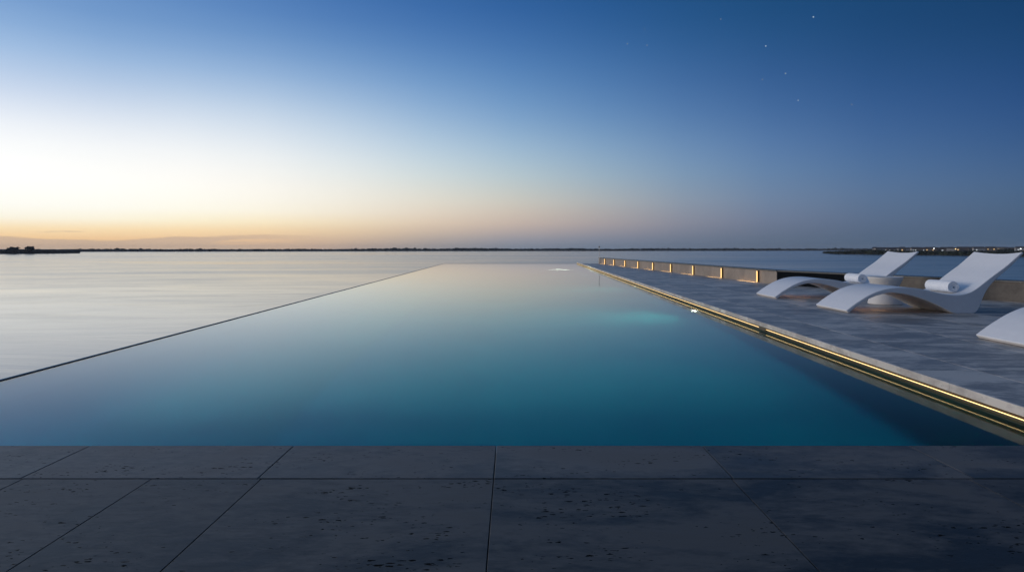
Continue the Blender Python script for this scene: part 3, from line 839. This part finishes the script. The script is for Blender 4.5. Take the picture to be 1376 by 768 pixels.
# shore lamps
def lamp(u, topv, yoff, mat, label, rad=.35):
    y = at(u, 343)[1]+yoff; x = (u-688)/F*y; z = CAM_Z-(topv-334)*y/F
    r = empty('street_lamp', (x, y, CAM_Z-2))
    bm = bmesh.new(); lathe(bm, [(.1, 0), (.06, z-CAM_Z+2)], 8); obj('post', bm, M['steel'], r)
    bm = bmesh.new(); lathe(bm, [(rad*.5, z-CAM_Z+1.9), (rad, z-CAM_Z+2.1), (rad*.8, z-CAM_Z+2.5)], 10); obj('lamp_head', bm, mat, r)
    tag(r, label, 'street lamp')
M['lampw'] = glow('street_lamp_warm', (1, .68, .32), 2.5); M['lampc'] = glow('street_lamp_white', (.95, .97, 1), 4)
lamp(1255, 334.0, 120, M['lampc'], 'small bright white lamp on the right shore between the two lounger backs')
lamp(1284, 334.6, 120, M['lampw'], 'small amber lamp on the right shore just left of the nearer lounger back', .5)
lamp(1371.5, 334.4, 120, M['lampc'], 'brightest white lamp on the right shore at the edge of the picture', .5)
lamp(1180, 334.8, 150, M['lampw'], 'faint amber lamp at the left end of the houses on the right shore', .3)

# ---------------------------------------------------------------- stars
SD = 14000
for (u, v, m, rr, lab) in [(1093, 23, 'star', 7, 'highest and brightest star, alone in the upper right sky'), (1029, 62, 'star', 6.5, 'star second from the top of the slanting row of four'),
        (1055.5, 99, 'star', 6, 'star third from the top of the slanting row of four'), (1072.5, 135, 'star', 5, 'lowest star of the slanting row of four'),
        (843, 59, 'star', 5, 'brighter of the two stars left of the slanting row'), (869.5, 61, 'starf', 6, 'faint star just right of the brighter left star'),
        (968.5, 26, 'starf', 6, 'faint star high between the left pair and the highest star'), (1024.5, 107, 'starf', 6, 'faint star left of the third star of the slanting row'),
        (1144.5, 140.5, 'starf', 6, 'faint star farthest right in the sky'), (866, 39, 'starf', 4.5, 'very faint star above the left pair')]:
    dr = Vector(((u-688)/F, 1, (334-v)/F)).normalized()*SD
    bm = bmesh.new(); bmesh.ops.create_icosphere(bm, subdivisions=2, radius=rr*1.55)
    o = obj('star', bm, M[m], None, True); o.location = dr+Vector((0, 0, CAM_Z)); tag(o, lab, 'star', 'stars in the evening sky')

# ---------------------------------------------------------------- light, air, camera
sd = bpy.data.lights.new('sun', 'SUN'); sd.energy = 1.2; sd.angle = R(25); sd.color = (1.0, .88, .76)
so = bpy.data.objects.new('sun', sd); COL.objects.link(so)
sdir = Vector((math.sin(R(-85)), math.cos(R(-85)), math.tan(R(7))))
so.rotation_euler = sdir.to_track_quat('Z', 'Y').to_euler()

if HAZE:
    bm = bmesh.new(); box(bm, -2600, 2600, -300, 2600, SEA-1, 14)
    m, nt, ns, L = newmat('haze'); out = N(nt, 'ShaderNodeOutputMaterial'); vp = N(nt, 'ShaderNodeVolumePrincipled')
    vp.inputs['Color'].default_value = (.85, .9, 1, 1); vp.inputs['Density'].default_value = .00012
    L.new(vp.outputs[0], out.inputs['Volume'])
    tag(obj('haze', bm, m), kind='stuff')

cd = bpy.data.cameras.new('camera'); cam = bpy.data.objects.new('camera', cd); COL.objects.link(cam)
cd.sensor_width = 36; cd.lens = F/1376*36; cd.shift_y = -50/1376
cam.location = (0, 0, CAM_Z); cam.rotation_euler = (R(90), 0, 0)
cd.clip_start = .05; cd.clip_end = 40000
sc.camera = cam
sc.render.engine = 'CYCLES'
cy = sc.cycles
cy.max_bounces = 8; cy.transmission_bounces = 6; cy.glossy_bounces = 4; cy.diffuse_bounces = 3; cy.volume_bounces = 0
cy.sample_clamp_indirect = 4; cy.use_denoising = True
try: cy.denoiser = 'OPENIMAGEDENOISE'
except Exception: pass
vs_ = sc.view_settings; vs_.view_transform = 'Standard'; vs_.look = 'None'; vs_.gamma = 1; vs_.exposure = 0
